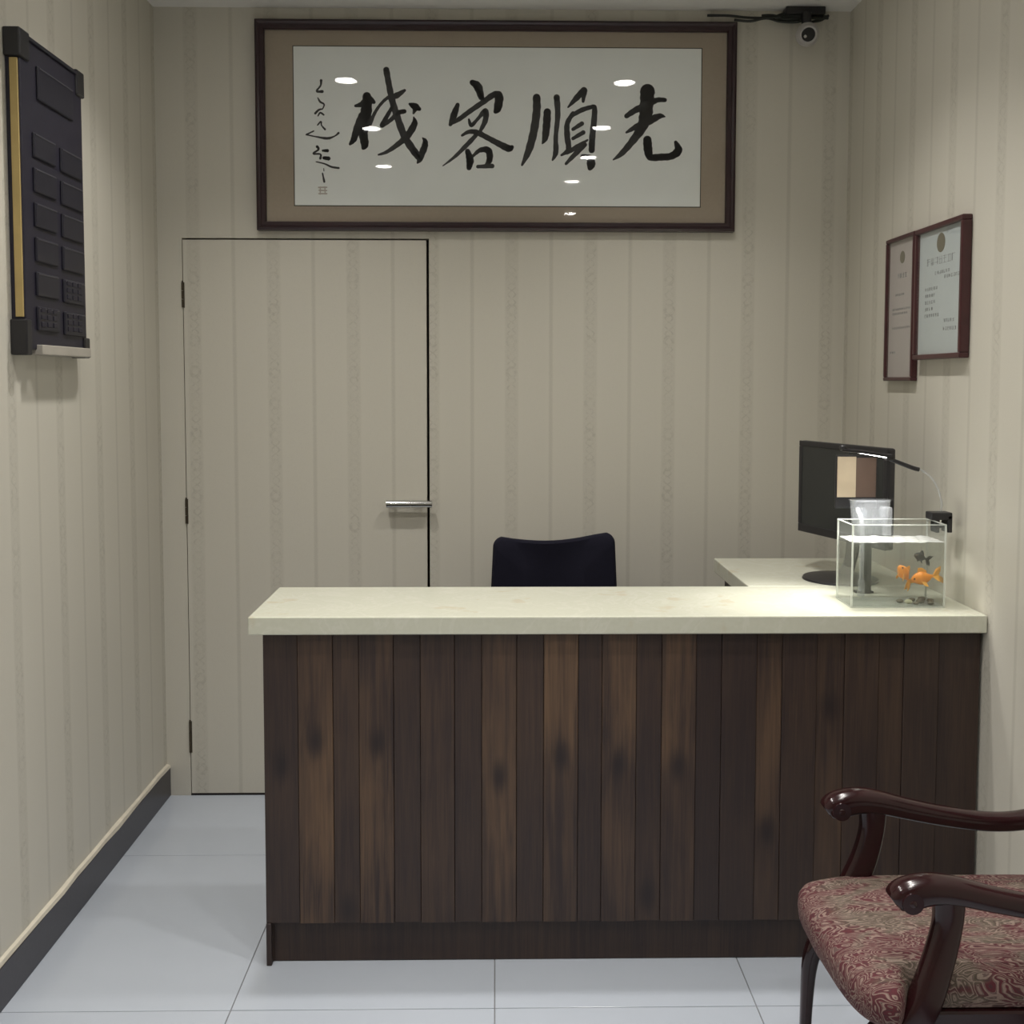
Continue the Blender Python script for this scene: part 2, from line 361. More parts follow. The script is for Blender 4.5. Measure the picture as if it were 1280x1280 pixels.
def strokes(bm, ss, sc, ou, ov, y):
    for si, s in enumerate(ss):
        P = cr([tuple(map(float, p)) for p in s], 7); yy = y-.00002*si
        pts = [(aU(ou+p[0]/sc, ov+p[1]/sc), max(p[2], 5)/sc*(1.591/600)/2) for p in P]
        # taper-free brush: discs + quads
        L = []
        for i, (c, r) in enumerate(pts):
            a = pts[max(0, i-1)][0]; b = pts[min(len(pts)-1, i+1)][0]; dx, dz = b[0]-a[0], b[1]-a[1]; l = math.hypot(dx, dz) or 1
            r *= 1+.06*math.sin(i*1.7+si); nx, nz = -dz/l, dx/l
            L.append((bm.verts.new((c[0]+nx*r, yy, c[1]+nz*r)), bm.verts.new((c[0]-nx*r, yy, c[1]-nz*r))))
        for i in range(len(L)-1): bm.faces.new((L[i][0], L[i+1][0], L[i+1][1], L[i][1]))
        for (c, r) in (pts[0], pts[-1]):
            bm.faces.new([bm.verts.new((c[0]+r*math.cos(k*PI/7), yy-.00001, c[1]+r*math.sin(k*PI/7))) for k in range(14)])
        for (c, r) in pts[1:-1:2]:
            bm.faces.new([bm.verts.new((c[0]+r*.97*math.cos(k*PI/6), yy-.00001, c[1]+r*.97*math.sin(k*PI/6))) for k in range(12)])
    return bm
ZHAN = [[(75,360,20),(120,348,40),(170,315,60),(208,332,28)], [(158,290,62),(155,380,80),(140,470,86),(130,560,66),(140,640,58),(128,668,26)],
 [(120,430,50),(85,520,50),(62,600,46),(34,638,22)], [(180,490,30),(215,410,24),(260,345,22),(310,300,26),(370,285,44),(432,246,22)],
 [(300,98,46),(318,200,44),(342,320,48),(378,440,50),(430,580,54),(500,690,54),(540,740,50),(524,774,14)], [(540,740,50),(575,660,48),(580,615,36),(562,592,10)],
 [(340,370,25),(300,440,32),(268,500,38)], [(268,500,36),(330,462,30),(380,412,36),(430,398,32)], [(470,345,20),(505,362,52),(538,380,30)], [(515,365,50),(496,412,16)],
 [(498,440,10),(503,490,46),(450,578,50),(380,640,38),(300,695,26),(240,716,14)]]
KE = [[(925,185,40),(965,215,62),(990,292,44)], [(818,348,30),(792,420,50),(765,492,28)], [(765,488,22),(830,452,34),(900,400,36),(1000,330,40),(1080,275,46),(1120,285,62),(1110,370,58),(1095,395,34)],
 [(900,455,16),(918,497,30),(965,450,24),(1020,392,42),(1020,460,40),(985,535,26)], [(960,560,28),(900,625,34),(800,725,24),(710,795,8)],
 [(850,572,18),(900,545,30),(960,550,40),(1040,590,40),(1120,632,46),(1190,665,52),(1214,655,30)], [(890,688,38),(908,750,56),(900,808,38)],
 [(930,722,20),(980,680,34),(1040,680,50),(1052,740,46),(1030,795,34)], [(965,800,26),(1070,795,34)]]
SHUN = [[(165,280,54),(165,380,56),(145,520,56),(110,650,50),(64,752,16)], [(240,380,52),(235,470,54),(225,560,44),(206,600,12)], [(305,278,44),(313,400,38),(300,550,32),(300,660,38),(278,716,14)],
 [(495,228,48),(440,285,40),(385,346,12)], [(498,230,44),(490,305,20)], [(420,388,30),(380,460,36),(380,550,42),(388,640,36),(340,682,16)],
 [(400,415,22),(470,370,34),(545,345,30),(570,352,36),(566,450,42),(555,560,44),(552,645,44)], [(420,500,24),(482,460,32)], [(420,565,24),(492,522,32)], [(380,665,26),(450,622,34),(522,575,14)],
 [(505,608,30),(440,670,36),(372,742,20)], [(490,690,34),(540,705,50),(548,745,62),(540,772,34)]]
GUANG = [[(940,232,104),(935,310,94),(928,400,92),(900,490,70),(830,590,50),(760,670,38),(704,712,10)], [(795,405,34),(860,362,44),(950,320,46),(1010,292,36),(1062,292,30)],
 [(795,520,16),(860,482,40),(950,440,56),(1025,405,40),(1062,408,12)], [(942,572,60),(948,640,62),(965,692,50),(1040,692,50),(1110,685,50),(1160,645,58),(1142,588,26)]]
for cname, S, sc, ou, ov, lb in (('character', ZHAN, 5.818, 430, 70, None), ('character', KE, 5.818, 430, 70, None), ('character', SHUN, 5.565, 640, 70, None), ('character', GUANG, 5.565, 640, 70, None)):
    obj(cname, strokes(bmesh.new(), S, sc, ou, ov, PY-.0114), M['ink'], pic)
INS = [[(215,145,24),(210,190,16),(175,240,18),(225,243,26)], [(185,300,10),(205,335,18),(240,358,14),(225,400,10)], [(160,438,20),(190,408,18),(216,400,14)], [(185,460,12),(205,432,16),(235,450,16)],
 [(180,542,12),(210,512,16),(216,545,12),(246,580,18)], [(145,595,12),(80,628,16)], [(80,628,14),(160,645,13),(265,660,24),(330,640,13),(366,612,20)], [(175,735,26),(186,760,18),(140,797,18),(202,802,16),(202,840,22)],
 [(225,770,20),(265,770,30)], [(235,835,30),(275,840,36)], [(165,870,10),(240,888,14),(300,915,18),(365,925,18)], [(231,930,8),(233,952,8)], [(220,972,12),(235,1048,20)]]
obj('inscription', strokes(bmesh.new(), INS, 7.114, 370, 80, PY-.0114), M['ink'], pic, label='small cursive signature column')
obj('seal_print', strokes(bmesh.new(), [[(185,1100,14),(255,1098,14)], [(190,1125,14),(255,1128,12)], [(185,1155,12),(255,1155,14)], [(200,1095,10),(198,1160,12)], [(240,1095,12),(242,1160,10)]], 7.114, 370, 80, PY-.0114), M['seal'], pic, label='faded square seal')
obj('glass', nb(ax0+wd-.002, ax1-wd+.002, PY-.0175, PY-.0155, az0+wd-.002, az1-wd+.002), M['pane'], pic)

# ------------------------------------------------------------ dark wall board on the left wall
bd = thing('wall_board', 'dark blue-black moulded board with two columns of raised panels on left wall', 'board', (XL, 2.64, 1.49))
y0, y1, z0, z1 = 2.455, 2.825, 1.492, 2.236; xf = XL+.034
obj('body', nb(XL, xf, y0+.006, y1-.004, z0+.01, z1-.01, bev=.003), M['bluegrey'], bd)
bm = nb(XL+.012, xf-.004, y0+.001, y0+.008, z0+.085, z1-.065, bev=.001); obj('side_strip', bm, M['yellow'], bd, label='yellowed strip along the near edge')
obj('side_strip', nb(XL+.012, xf-.004, y1-.006, y1+.001, z0+.085, z1-.35, bev=.001), M['yellow'], bd, label='yellowed strip along the far edge')
for (a, b_, c, d) in ((y0-.004, y0+.05, z1-.062, z1+.004), (y1-.045, y1+.004, z1-.062, z1+.004), (y0-.004, y0+.025, z0-.004, z0+.08), (y1-.03, y1+.005, z0-.004, z0+.05)):
    obj('corner_cap', nb(XL, xf+.006, a, b_, c, d, bev=.004), M['black'], bd)
for (a, b_, c, d) in ((y0+.01, y1-.01, z1-.012, z1-.002), ): obj('rim', nb(XL, xf+.005, a, b_, c, d, bev=.002), M['bluegrey2'], bd)
def raised(a, b_, c, d, name='raised_panel', keys=False):
    p = obj(name, nb(xf-.001, xf+.006, a, b_, c, d, bev=.0035), M['bluegrey2'], bd)
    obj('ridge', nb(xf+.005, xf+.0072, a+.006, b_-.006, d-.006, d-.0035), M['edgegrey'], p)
    if keys:
        for q in range(3):
            for s_ in range(3): obj('button', nb(xf+.005, xf+.008, a+.014+q*.034, a+.036+q*.034, c+.010+s_*.017, c+.022+s_*.017, bev=.001, seg=1), M['bluegrey'], p)
raised(y0+.09, y1-.07, 2.098, 2.178, 'header_panel')
zt = 2.016
for r in range(6):
    zz = zt-r*.082
    raised(y0+.06, y0+.185, zz-.058, zz, keys=(r == 5)); raised(y0+.215, y1-.02, zz-.062, zz-.002, keys=(r >= 4))
obj('bottom_ledge', nb(XL+.002, xf+.014, y0+.06, y1-.012, z0-.002, z0+.022, bev=.002), M['ledge'], bd, label='cream grey ledge strip at the bottom')

# ------------------------------------------------------------ certificates on the right wall
def certificate(label, ya, yb, za, zb, th_, bw, paper, rows, seed):
    c = thing('framed_certificate', label, 'certificate', (XR, (ya+yb)/2, za))
    for (a, b_, q, r) in ((ya, yb, zb-bw, zb), (ya, yb, za, za+bw), (ya, ya+bw, za+bw, zb-bw), (yb-bw, yb, za+bw, zb-bw)):
        obj('frame_rail', nb(XR-th_, XR-.0005, a, b_, q, r, bev=.003), M['cert_frame'], c)
    obj('backing', nb(XR-th_+.011, XR-.001, ya+bw*.6, yb-bw*.6, za+bw*.6, zb-bw*.6), paper, c)
    x = XR-th_+.0108; R = random.Random(seed); w_ = yb-ya; h_ = zb-za; ym = (ya+yb)/2
    # national style round emblem, title row and text rows (flat print)
    bm = bmesh.new()
    cyl(bm, (x+.0003, ym, zb-h_*.145), (x-.0003, ym, zb-h_*.145), w_*.085, n=28)
    bm2 = bm; obj('emblem', bm2, M['emblem'], c, label='small grey gold emblem')
    bm = bmesh.new()
    def glyph(yc, zc, s):
        for k in range(4):
            a = s*.42
            if R.random() < .5: box(bm, x-.0002, x+.0002, yc-a, yc+a, zc-a+k*a*.6-.0004, zc-a+k*a*.6+.0006)
            else:
                q = R.uniform(-a, a); box(bm, x-.0002, x+.0002, yc+q-.0006, yc+q+.0006, zc-a, zc+a)
    nt = rows[0]
    for k in range(nt): glyph(ym+(k-(nt-1)/2)*w_*.085, zb-h_*.27, w_*.078)
    obj('title_print', bm, M['print'], c)
    for (f0, f1, zf) in rows[1]:
        bm = bmesh.new(); s = w_*.034; k = f0
        while k < f1: glyph(yb-w_*k, zb-h_*zf, s); k += .045
        obj('text_line', bm, M['print'], c)
    obj('glass', nb(XR-th_+.004, XR-th_+.006, ya+bw*.8, yb-bw*.8, za+bw*.8, zb-bw*.8), M['pane'], c)
certificate('smaller pinkish certificate in slim mahogany frame, farther from the camera on right wall', 2.908, 3.118, 1.430, 1.848, .020, .011, M['cert1'],
            (4, [(.3, .6, .40), (.2, .8, .50), (.2, .7, .53), (.2, .8, .63), (.12, .3, .80)]), 3)
certificate('larger pale blue-white certificate in mahogany frame, nearer the camera on right wall', 2.590, 2.888, 1.488, 1.845, .026, .014, M['cert2'],
            (7, [(.4, .68, .36), (.6, .88, .40), (.2, .45, .47), (.2, .4, .52), (.2, .4, .57), (.2, .36, .62), (.2, .5, .67), (.6, .8, .72), (.6, .85, .78)]), 5)

# ------------------------------------------------------------ reception counter
CT0, CT1 = .824, .8675
ctr = thing('reception_counter', 'reception counter faced with vertical dark brown stained planks', 'counter', (.3, 2.6, 0))
px = [-.559, -.476, -.392, -.329, -.246, -.181, -.099, -.033, .051, .117, .2, .258, .341, .403, .486, .548, .633, .695, .779, .847, .93, .991, 1.076, 1.178]
tones = [.22, .7, .35, .6, .2, .38, .2, .7, .3, 1.15, .2, 1.1, .28, .95, .08, .15, .75, .22, .6, .28, .38, .2, .2]
knots = {1: .56, 3: .555, 7: .47, 9: .52, 11: .50, 13: .495, 18: .64, 2: .14, 12: .17, 0: .5, 16: .33}
YP = 2.4707
lows = {1: 1.0, 3: 1.0, 9: .6, 11: .55, 13: .4, 7: .85, 16: .35, 18: .5}
# the scored joints: narrow boards sit back, wide boards sit proud
for i in range(len(px)-1):
    wide = i % 2 == 1
    yf = YP if wide else YP+.003
    o = obj('plank', nb(px[i]+.0003, px[i+1]-.0003, yf, YP+.018, .107, CT0-.001, bev=.001, seg=1), M['plank'], ctr)
    lx = o_x = (px[i]+px[i+1])/2-.3
    o['tone'] = float(tones[i]); o['tone_low'] = float(lows.get(i, tones[i])); o['seed'] = float(i*3.71+1); o['knot_x'] = float(lx); o['knot_z'] = float(knots.get(i, -3))
def wood(o, tone, seed): o['tone'] = float(tone); o['tone_low'] = float(tone); o['seed'] = float(seed); o['knot_x'] = 0.0; o['knot_z'] = -3.0; return o
wood(obj('kick_board', nb(-.545, 1.178, YP+.022, YP+.038, .001, .112, bev=.001, seg=1), M['plank'], ctr), .22, 40)
wood(obj('side_panel', nb(-.559, -.545, YP+.019, 2.80, .001, CT0-.001, bev=.001, seg=1), M['plank'], ctr), .3, 50)
wood(obj('end_edge', nb(-.559, -.5465, YP+.001, YP+.0185, .0, .1065, bev=.001, seg=1), M['plank'], ctr), .1, 55)
obj('carcass', nb(-.544, 1.178, YP+.039, 2.78, .06, CT0-.001), M['carcass'], ctr)
top = obj('countertop', nb(-.589, XR-.002, 2.452, 2.8136, CT0, CT1, bev=.003), M['quartz'], origin=(.3, 2.63, CT0))
top['label'] = 'long cream stone countertop over the plank-faced counter front'; top['category'] = 'countertop'
ret = thing('side_cabinet', 'dark cabinet under the return worktop behind the counter, against right wall', 'cabinet', (.95, 3.05, 0))
obj('body', nb(.735, XR-.004, 2.816, 3.24, .06, CT0-.001, bev=.001), M['carcass'], ret)
obj('plinth', nb(.75, XR-.004, 2.83, 3.22, 0, .06), M['carcass'], ret)
for a, b_ in ((2.822, 3.026), (3.030, 3.234)):
    d_ = obj('door', nb(.722, .7345, a, b_, .07, .815, bev=.001), M['carcass'], ret)
    bm = cyl(bmesh.new(), (.712, b_-.03, .6), (.712, b_-.03, .72), .004, n=10); cyl(bm, (.712, b_-.03, .61), (.722, b_-.03, .61), .003, n=8); cyl(bm, (.712, b_-.03, .71), (.722, b_-.03, .71), .003, n=8)
    obj('handle', bm, M['chrome'], d_, True)
rtop = obj('return_worktop', nb(.6937, XR-.002, 2.8145, 3.2647, CT0, CT1, bev=.003), M['quartz'], origin=(.94, 3.04, CT0))
rtop['label'] = 'cream stone return worktop behind the counter, under the black monitor'; rtop['category'] = 'worktop'

# ------------------------------------------------------------ office chair
oc_ = thing('office_chair', 'office chair with black navy mesh backrest behind the counter', 'chair', (.19, 3.14, 0))
yb = 3.385; bx = .19
prof = []
def rc(cx, cz, r, a0, a1, n=8):
    for k in range(n+1):
        a = math.radians(a0+(a1-a0)*k/n); prof.append((cx+r*math.cos(a), cz+r*math.sin(a)))
rc(bx-.165, .52, .04, 180, 270); rc(bx+.165, .52, .04, 270, 360); 
rc(bx+.165, .905, .032, 0, 80)
for k in range(1, 12):
    q = k/12; prof.append((bx+.165-.33*q, .937-.022*math.sin(PI*q)**1.0-.016*q))
rc(bx-.165, .892, .032, 100, 180)
bm = bmesh.new(); rows = []
for (dy, s) in ((.0, .965), (-.006, .985), (-.014, 1.0), (-.022, 1.0), (-.030, .985), (-.034, .955), (-.030, .80), (-.026, .5)):
    cx, cz = bx, .72
    rows.append([bm.verts.new((cx+(x-cx)*s, yb+dy+.035*((x-cx)/.2)**2*-1+.012, cz+(z-cz)*s)) for x, z in prof])
m = len(prof)
for i in range(len(rows)-1):
    for k in range(m): bm.faces.new((rows[i][k], rows[i][(k+1) % m], rows[i+1][(k+1) % m], rows[i+1][k]))
bm.faces.new(rows[0]); bm.faces.new(rows[-1][::-1])
for q in bm.verts: q.co.x = bx+(q.co.x-bx)*(1.0+.05*(.93-q.co.z)/.4)
obj('backrest', bm, M['fabric'], oc_, True)
bm = sweep(bmesh.new(), [(bx, 3.41, .72, .03, .008), (bx, 3.43, .60, .03, .008), (bx, 3.42, .46, .03, .008), (bx, 3.36, .405, .03, .008), (bx, 3.2, .40, .03, .008)], side=(1, 0, 0)); obj('back_bracket', bm, M['black'], oc_, True)
bm = bmesh.new(); box(bm, bx-.225, bx+.225, 2.905, 3.345, .415, .485, bev=.03, seg=4); obj('seat', bm, M['fabric'], oc_, True)
obj('gas_column', cyl(cyl(bmesh.new(), (bx, 3.12, .10), (bx, 3.12, .28), .026), (bx, 3.12, .26), (bx, 3.12, .415), .015), M['chrome'], oc_, True)
for k in range(5):
    a = k*2*PI/5+.3; c, s = math.cos(a), math.sin(a)
    lg = obj('leg', sweep(bmesh.new(), [(bx, 3.12, .105, .022, .016), (bx+.12*c, 3.12+.12*s, .095, .018, .013), (bx+.235*c, 3.12+.235*s, .075, .014, .010)], side=(-s, c, 0)), M['black'], oc_, True)
    bm = bmesh.new(); wx, wy = bx+.235*c, 3.12+.235*s
    for e in (-1, 1): cyl(bm, (wx+e*.006, wy, .027), (wx+e*.018, wy, .027), .026, n=20)
    cyl(bm, (wx, wy, .03), (wx, wy, .075), .006, n=10); obj('caster', bm, M['black'], lg, True)

# ------------------------------------------------------------ monitor
mx, my = .979, 2.91
mon = thing('monitor', 'black flat computer monitor turned towards the left on the return worktop', 'monitor', (mx, my, CT1))
W2, za, zb = .2, .98, 1.252                              # built facing -Y, then turned
def L3(x0, x1, y0, y1, z0, z1, **k): return nb(mx+x0, mx+x1, my+y0, my+y1, z0, z1, **k)
obj('casing', L3(-W2, W2, -.004, .020, za, zb, bev=.006), M['black'], mon)
bw = .016
for a in ((-W2, W2, zb-bw, zb), (-W2, W2, za, za+.024), (-W2, -W2+bw, za+.024, zb-bw), (W2-bw, W2, za+.024, zb-bw)):
    obj('bezel', L3(a[0], a[1], -.008, -.003, a[2], a[3], bev=.002), M['black'], mon)
obj('screen', L3(-W2+bw, W2-bw, -.006, -.0035, za+.024, zb-bw), M['screen'], mon)
bm = bmesh.new(); box(bm, mx-.13, mx+.13, my+.018, my+.042, za+.03, zb-.03, bev=.014, seg=3); obj('rear_cover', bm, M['black'], mon, True)
obj('neck', sweep(bmesh.new(), [(mx, my+.035, 1.06, .03, .008), (mx, my+.04, .97, .028, .009), (mx, my+.03, .91, .026, .009), (mx, my+.01, .877, .035, .008)], side=(1, 0, 0)), M['black'], mon, True)
bm = bmesh.new(); cyl(bm, (mx, my, CT1), (mx, my, CT1+.006), .105, .103, 40); cyl(bm, (mx, my, CT1+.006), (mx, my, CT1+.016), .10, .03, 40); obj('base', bm, M['black'], mon, True)
obj('power_button', L3(W2-.04, W2-.03, -.009, -.007, za+.008, za+.013), M['edgegrey'], mon)
mon.rotation_euler = (0, 0, -math.atan2(.38, .122))

# ------------------------------------------------------------ fish tank
tk = thing('fish_tank', 'small rectangular glass fish tank on the right end of the counter', 'fish tank', (1.0, 2.6, CT1))
tx0, tx1, ty0, ty1, tz0, tz1 = .882, 1.116, 2.538, 2.652, CT1, 1.075; g = .003
for a in ((tx0, tx1, ty0, ty0+g), (tx0, tx1, ty1-g, ty1), (tx0, tx0+g, ty0+g, ty1-g), (tx1-g, tx1, ty0+g, ty1-g)):
    obj('glass_pane', nb(*a, tz0+g, tz1), M['tank'], tk)
obj('bottom_pane', nb(tx0, tx1, ty0, ty1, tz0, tz0+g), M['tankedge'], tk)
for (a, b_) in ((tx0, ty0), (tx1-g, ty0), (tx0, ty1-g), (tx1-g, ty1-g)):
    obj('corner_seam', nb(a-.0004, a+g+.0004, b_-.0004, b_+g+.0004, tz0+g, tz1+.0003), M['tankedge'], tk)
for a in ((tx0, tx1, ty0-.0003, ty0+g), (tx0, tx1, ty1-g, ty1+.0003), (tx0-.0003, tx0+g, ty0, ty1), (tx1-g, tx1+.0003, ty0, ty1)):
    obj('rim_edge', nb(*a, tz1-.0012, tz1+.0006), M['tankedge'], tk)
wz = 1.031
obj('water', nb(tx0+g, tx1-g, ty0+g, ty1-g, tz0+g, wz-.0008), M['water'], tk)
bm = bmesh.new(); gx, gy = 40, 18; V = [[bm.verts.new((tx0+g+(tx1-tx0-2*g)*i/gx, ty0+g+(ty1-ty0-2*g)*j/gy, wz+.0012*math.sin(i*.9+j*.5)*math.cos(j*.8-i*.3))) for j in range(gy+1)] for i in range(gx+1)]
for i in range(gx):
    for j in range(gy): bm.faces.new((V[i][j], V[i+1][j], V[i+1][j+1], V[i][j+1]))
obj('water_surface', bm, M['surface'], tk, True)
# hang-on filter
fl_ = thing('hang_on_filter', 'clear plastic hang-on filter on the back edge of the fish tank', 'aquarium filter', (.975, 2.675, 1.04))
bm = bmesh.new()
def shell(bm, x0, x1, y0, y1, z0, z1, tp, t_):
    R = []
    for (z, k, ins) in ((z0, tp, 0), (z1-.004, 1, 0), (z1, 1.05, 0), (z1, 1.0, t_), (z0+t_, tp, t_)):
        cx, cy = (x0+x1)/2, (y0+y1)/2; hx, hy = (x1-x0)/2*k-ins, (y1-y0)/2*k-ins; ring = []
        for q in range(32):
            a = 2*PI*q/32; c, s = math.cos(a), math.sin(a)
            ring.append(bm.verts.new((cx+hx*math.copysign(abs(c)**.6, c), cy+hy*math.copysign(abs(s)**.6, s), z)))
        R.append(ring)
    for i in range(len(R)-1):
        for q in range(32): bm.faces.new((R[i][q], R[i][(q+1) % 32], R[i+1][(q+1) % 32], R[i+1][q]))
    bm.faces.new(R[0][::-1]); bm.faces.new(R[-1])
shell(bm, .922, 1.026, 2.657, 2.697, 1.025, 1.122, .80, .002); box(bm, .93, 1.018, 2.6555, 2.6575, 1.118, 1.1225); obj('filter_cup', bm, M['clear'], fl_, True)
bm = bmesh.new(); box(bm, .990, 1.016, 2.625, 2.66, 1.058, 1.108, bev=.006); box(bm, .992, 1.014, 2.628, 2.640, 1.035, 1.06, bev=.003); obj('outflow_spout', bm, M['clear'], fl_, True)
obj('intake_tube', tube(bmesh.new(), [(.928, 2.60, .90), (.928, 2.60, 1.0), (.928, 2.605, 1.075), (.930, 2.64, 1.098), (.935, 2.66, 1.10)], .006), M['clear'], fl_, True)
obj('intake_strainer', cyl(bmesh.new(), (.928, 2.60, .885), (.928, 2.60, .925), .009, n=16), M['clear'], fl_, True)
bm = bmesh.new(); cyl(bm, (.955, 2.675, 1.03), (.955, 2.675, 1.09), .012); ball(bm, (.955, 2.675, 1.09), .012); obj('impeller_tube', bm, M['clear'], fl_, True)
# clip lamp
lp = thing('clip_lamp', 'slim black clip-on tank lamp with clear gooseneck over the fish tank', 'lamp', (1.125, 2.63, 1.05))
bm = nb(1.104, 1.158, 2.600, 2.640, 1.078, 1.097, bev=.003); box(bm, 1.118, 1.128, 2.605, 2.64, 1.045, 1.08, bev=.002); box(bm, 1.146, 1.158, 2.600, 2.640, 1.046, 1.09, bev=.002); cyl(bm, (1.128, 2.62, 1.06), (1.147, 2.62, 1.06), .005, n=12)
obj('clip', bm, M['black'], lp)
obj('gooseneck', tube(bmesh.new(), [(1.135, 2.62, 1.095), (1.137, 2.62, 1.12), (1.125, 2.615, 1.155), (1.105, 2.61, 1.185), (1.078, 2.605, 1.204), (1.062, 2.6, 1.209)], .0028), M['clear'], lp, True)
obj('arm', sweep(bmesh.new(), [(1.068, 2.6, 1.207, .007, .0055), (1.05, 2.6, 1.212, .007, .0055), (.995, 2.6, 1.233, .007, .005)], n=14, power=3), M['black'], lp, True)
obj('joint', nb(.982, 1.002, 2.59, 2.61, 1.230, 1.246, bev=.003), M['black'], lp)
hd = obj('lamp_head', sweep(bmesh.new(), [(.995, 2.6, 1.2405, .013, .0045), (.93, 2.6, 1.2505, .014, .0045), (.871, 2.6, 1.257, .012, .004)], n=14, power=4), M['black'], lp, True)
bm = sweep(bmesh.new(), [(.985, 2.6, 1.2370, .009, .0010), (.93, 2.6, 1.2468, .010, .0010), (.878, 2.6, 1.2535, .009, .0010)], n=10, power=4); obj('light_strip', bm, M['strip'], hd)
obj('knob', ball(bmesh.new(), (.876, 2.602, 1.262), .010, .008, .008), M['black'], lp, True)
spot(.89, 2.602, 1.242, 11, 84, .9, (1, .98, .92), .02, (.76, 2.62, .87))
spot(.95, 2.6, 1.236, 7, 80, .8, (1, .98, .93), .02, (1.0, 2.6, .9))
# panel behind the tank; wallpaper reflection painted on as flat beige and brown halves
cdp = thing('reflection_panel', 'small black panel with a painted beige and brown reflection on a post behind the fish tank', 'board', (.95, 2.712, CT1))
obj('panel', nb(.893, 1.003, 2.706, 2.714, 1.095, 1.236, bev=.002), M['black'], cdp)
obj('post', nb(.965, .993, 2.707, 2.713, CT1, 1.096, bev=.001), M['black'], cdp)
obj('painted_reflection_beige', nb(.897, .946, 2.7048, 2.7062, 1.125, 1.2315), M['beige'], cdp, label='beige left half of the painted reflection')
obj('painted_reflection_brown', nb(.9465, .999, 2.7048, 2.7062, 1.125, 1.2285), M['brown'], cdp, label='brown right half of the painted reflection')
obj('foot', nb(.955, 1.003, 2.714, 2.735, CT1, CT1+.006, bev=.001), M['black'], cdp)

# fish
def fish(label, c, ln, yawa, pitch, mb, mf):
    f = thing('goldfish', label, 'fish', c)
    o0 = Vector(c); rm = Matrix.Rotation(yawa, 3, 'Z') @ Matrix.Rotation(pitch, 3, 'Y')
    def tr(bm):
        for q in bm.verts: q.co = o0+rm @ (q.co*ln)
        return bm
    bm = sweep(bmesh.new(), [(-.5, 0, 0, .03, .05), (-.42, 0, .01, .12, .14), (-.22, 0, .02, .20, .26), (0, 0, .01, .22, .30), (.2, 0, 0, .16, .2), (.36, 0, .01, .07, .09), (.44, 0, .02, .04, .07)], 18, 2.2, (0, 1, 0), 4)
    obj('body', tr(bm), mb, f, True)
    def fin(name, outline, y, th_=.012, roll=0):
        bm = prism(bmesh.new(), outline, -th_, th_)
        for q in bm.verts:
            q.co.y += .05*math.sin(q.co.x*9)
            if roll: q.co = Matrix.Rotation(roll, 3, 'X') @ q.co
            q.co.y += y
        obj(name, tr(bm), mf, f)
    for r in (-.35, .35): fin('tail_fin', [(.40, .0), (.62, .28), (.86, .40), (.80, .18), (.68, .02), (.84, -.2), (.82, -.42), (.60, -.26)], 0, roll=r)
    fin('dorsal_fin', [(-.2, .24), (-.1, .50), (.08, .46), (.22, .30), (.22, .16), (0, .26)], 0)
    for s in (-1, 1): fin('side_fin', [(-.12, -.12), (-.02, -.34), (.14, -.40), (.10, -.2), (.02, -.10)], s*.12, roll=s*.4)
    bm = bmesh.new()
    for s in (-1, 1): ball(bm, (-.36, s*.14, .06), .045, n=10)
    obj('eyes', tr(bm), M['lens'], f, True)
fish('orange goldfish nose up, left of the pair in the tank', (1.032, 2.59, .944), .050, .3, .9, M['orange'], M['orange2'])
fish('orange goldfish swimming level, right of the pair in the tank', (1.077, 2.580, .934), .056, -.25, -.25, M['orange'], M['orange2'])
fish('black goldfish above the orange ones in the tank', (1.080, 2.605, .983), .036, .15, .35, M['blackfish'], M['blackfish'])
for i, (x, y, r, mt) in enumerate([(1.022, 2.585, .009, 0), (1.040, 2.575, .010, 1), (1.058, 2.60, .009, 0), (1.072, 2.58, .011, 0), (1.088, 2.61, .010, 0), (1.100, 2.585, .010, 0), (1.054, 2.562, .007, 0), (1.090, 2.56, .008, 0)]):
    bm = ball(bmesh.new(), (x, y, tz0+g+r*.5), r, r*.8, r*.55, 12)
    R = random.Random(i)
    for q in bm.verts: q.co += Vector((R.uniform(-1, 1), R.uniform(-1, 1), 0))*r*.06
    o = obj('pebble', bm, M['pebble_light'] if mt else M['pebble'], None, True, origin=(x, y, tz0+g))
    o['category'] = 'pebble'
    o['label'] = ['dark brown pebble farthest left on the fish tank floor', 'pale yellowish pebble on the fish tank floor', 'dark pebble right behind the pale one on the fish tank floor', 'large dark pebble in the middle of the pebbles in the fish tank',
        'dark pebble at the back right on the fish tank floor', 'dark pebble farthest right on the fish tank floor', 'small dark pebble at the front, right of the pale one', 'small dark pebble at the front right of the fish tank floor'][i]
    o['group'] = 'pebbles in the fish tank' if not mt else 'pale pebbles in the fish tank'

# ------------------------------------------------------------ security camera and cables
cc = thing('security_camera', 'small white round security camera below the ceiling in the right back corner', 'security camera', (1.02, 3.46, H))
obj('mount_plate', nb(.955, 1.085, 3.478, 3.528, 2.634, 2.659, bev=.003), M['black'], cc)
cyl_bm = cyl(bmesh.new(), (1.02, 3.475, 2.635), (1.02, 3.47, 2.585), .016); obj('stem', cyl_bm, M['black'], cc, True)
cen = Vector((1.019, 3.455, 2.560)); dirn = (Vector((.25, 0, 1.4))-cen).normalized()
bm = ball(bmesh.new(), cen, .038, n=28); obj('housing', bm, M['white'], cc, True)
bm = cyl(bmesh.new(), cen+dirn*.020, cen+dirn*.040, .031, .027, 28); obj('face_ring', bm, M['white'], cc, True)
bm = cyl(bmesh.new(), cen+dirn*.034, cen+dirn*.0415, .0215, n=28); ln = obj('lens_cover', bm, M['lens'], cc, True)
q = cen+dirn*.042; obj('led', ball(bmesh.new(), (q.x-.010, q.y, q.z-.006), .005, n=10), M['white'], ln, True)
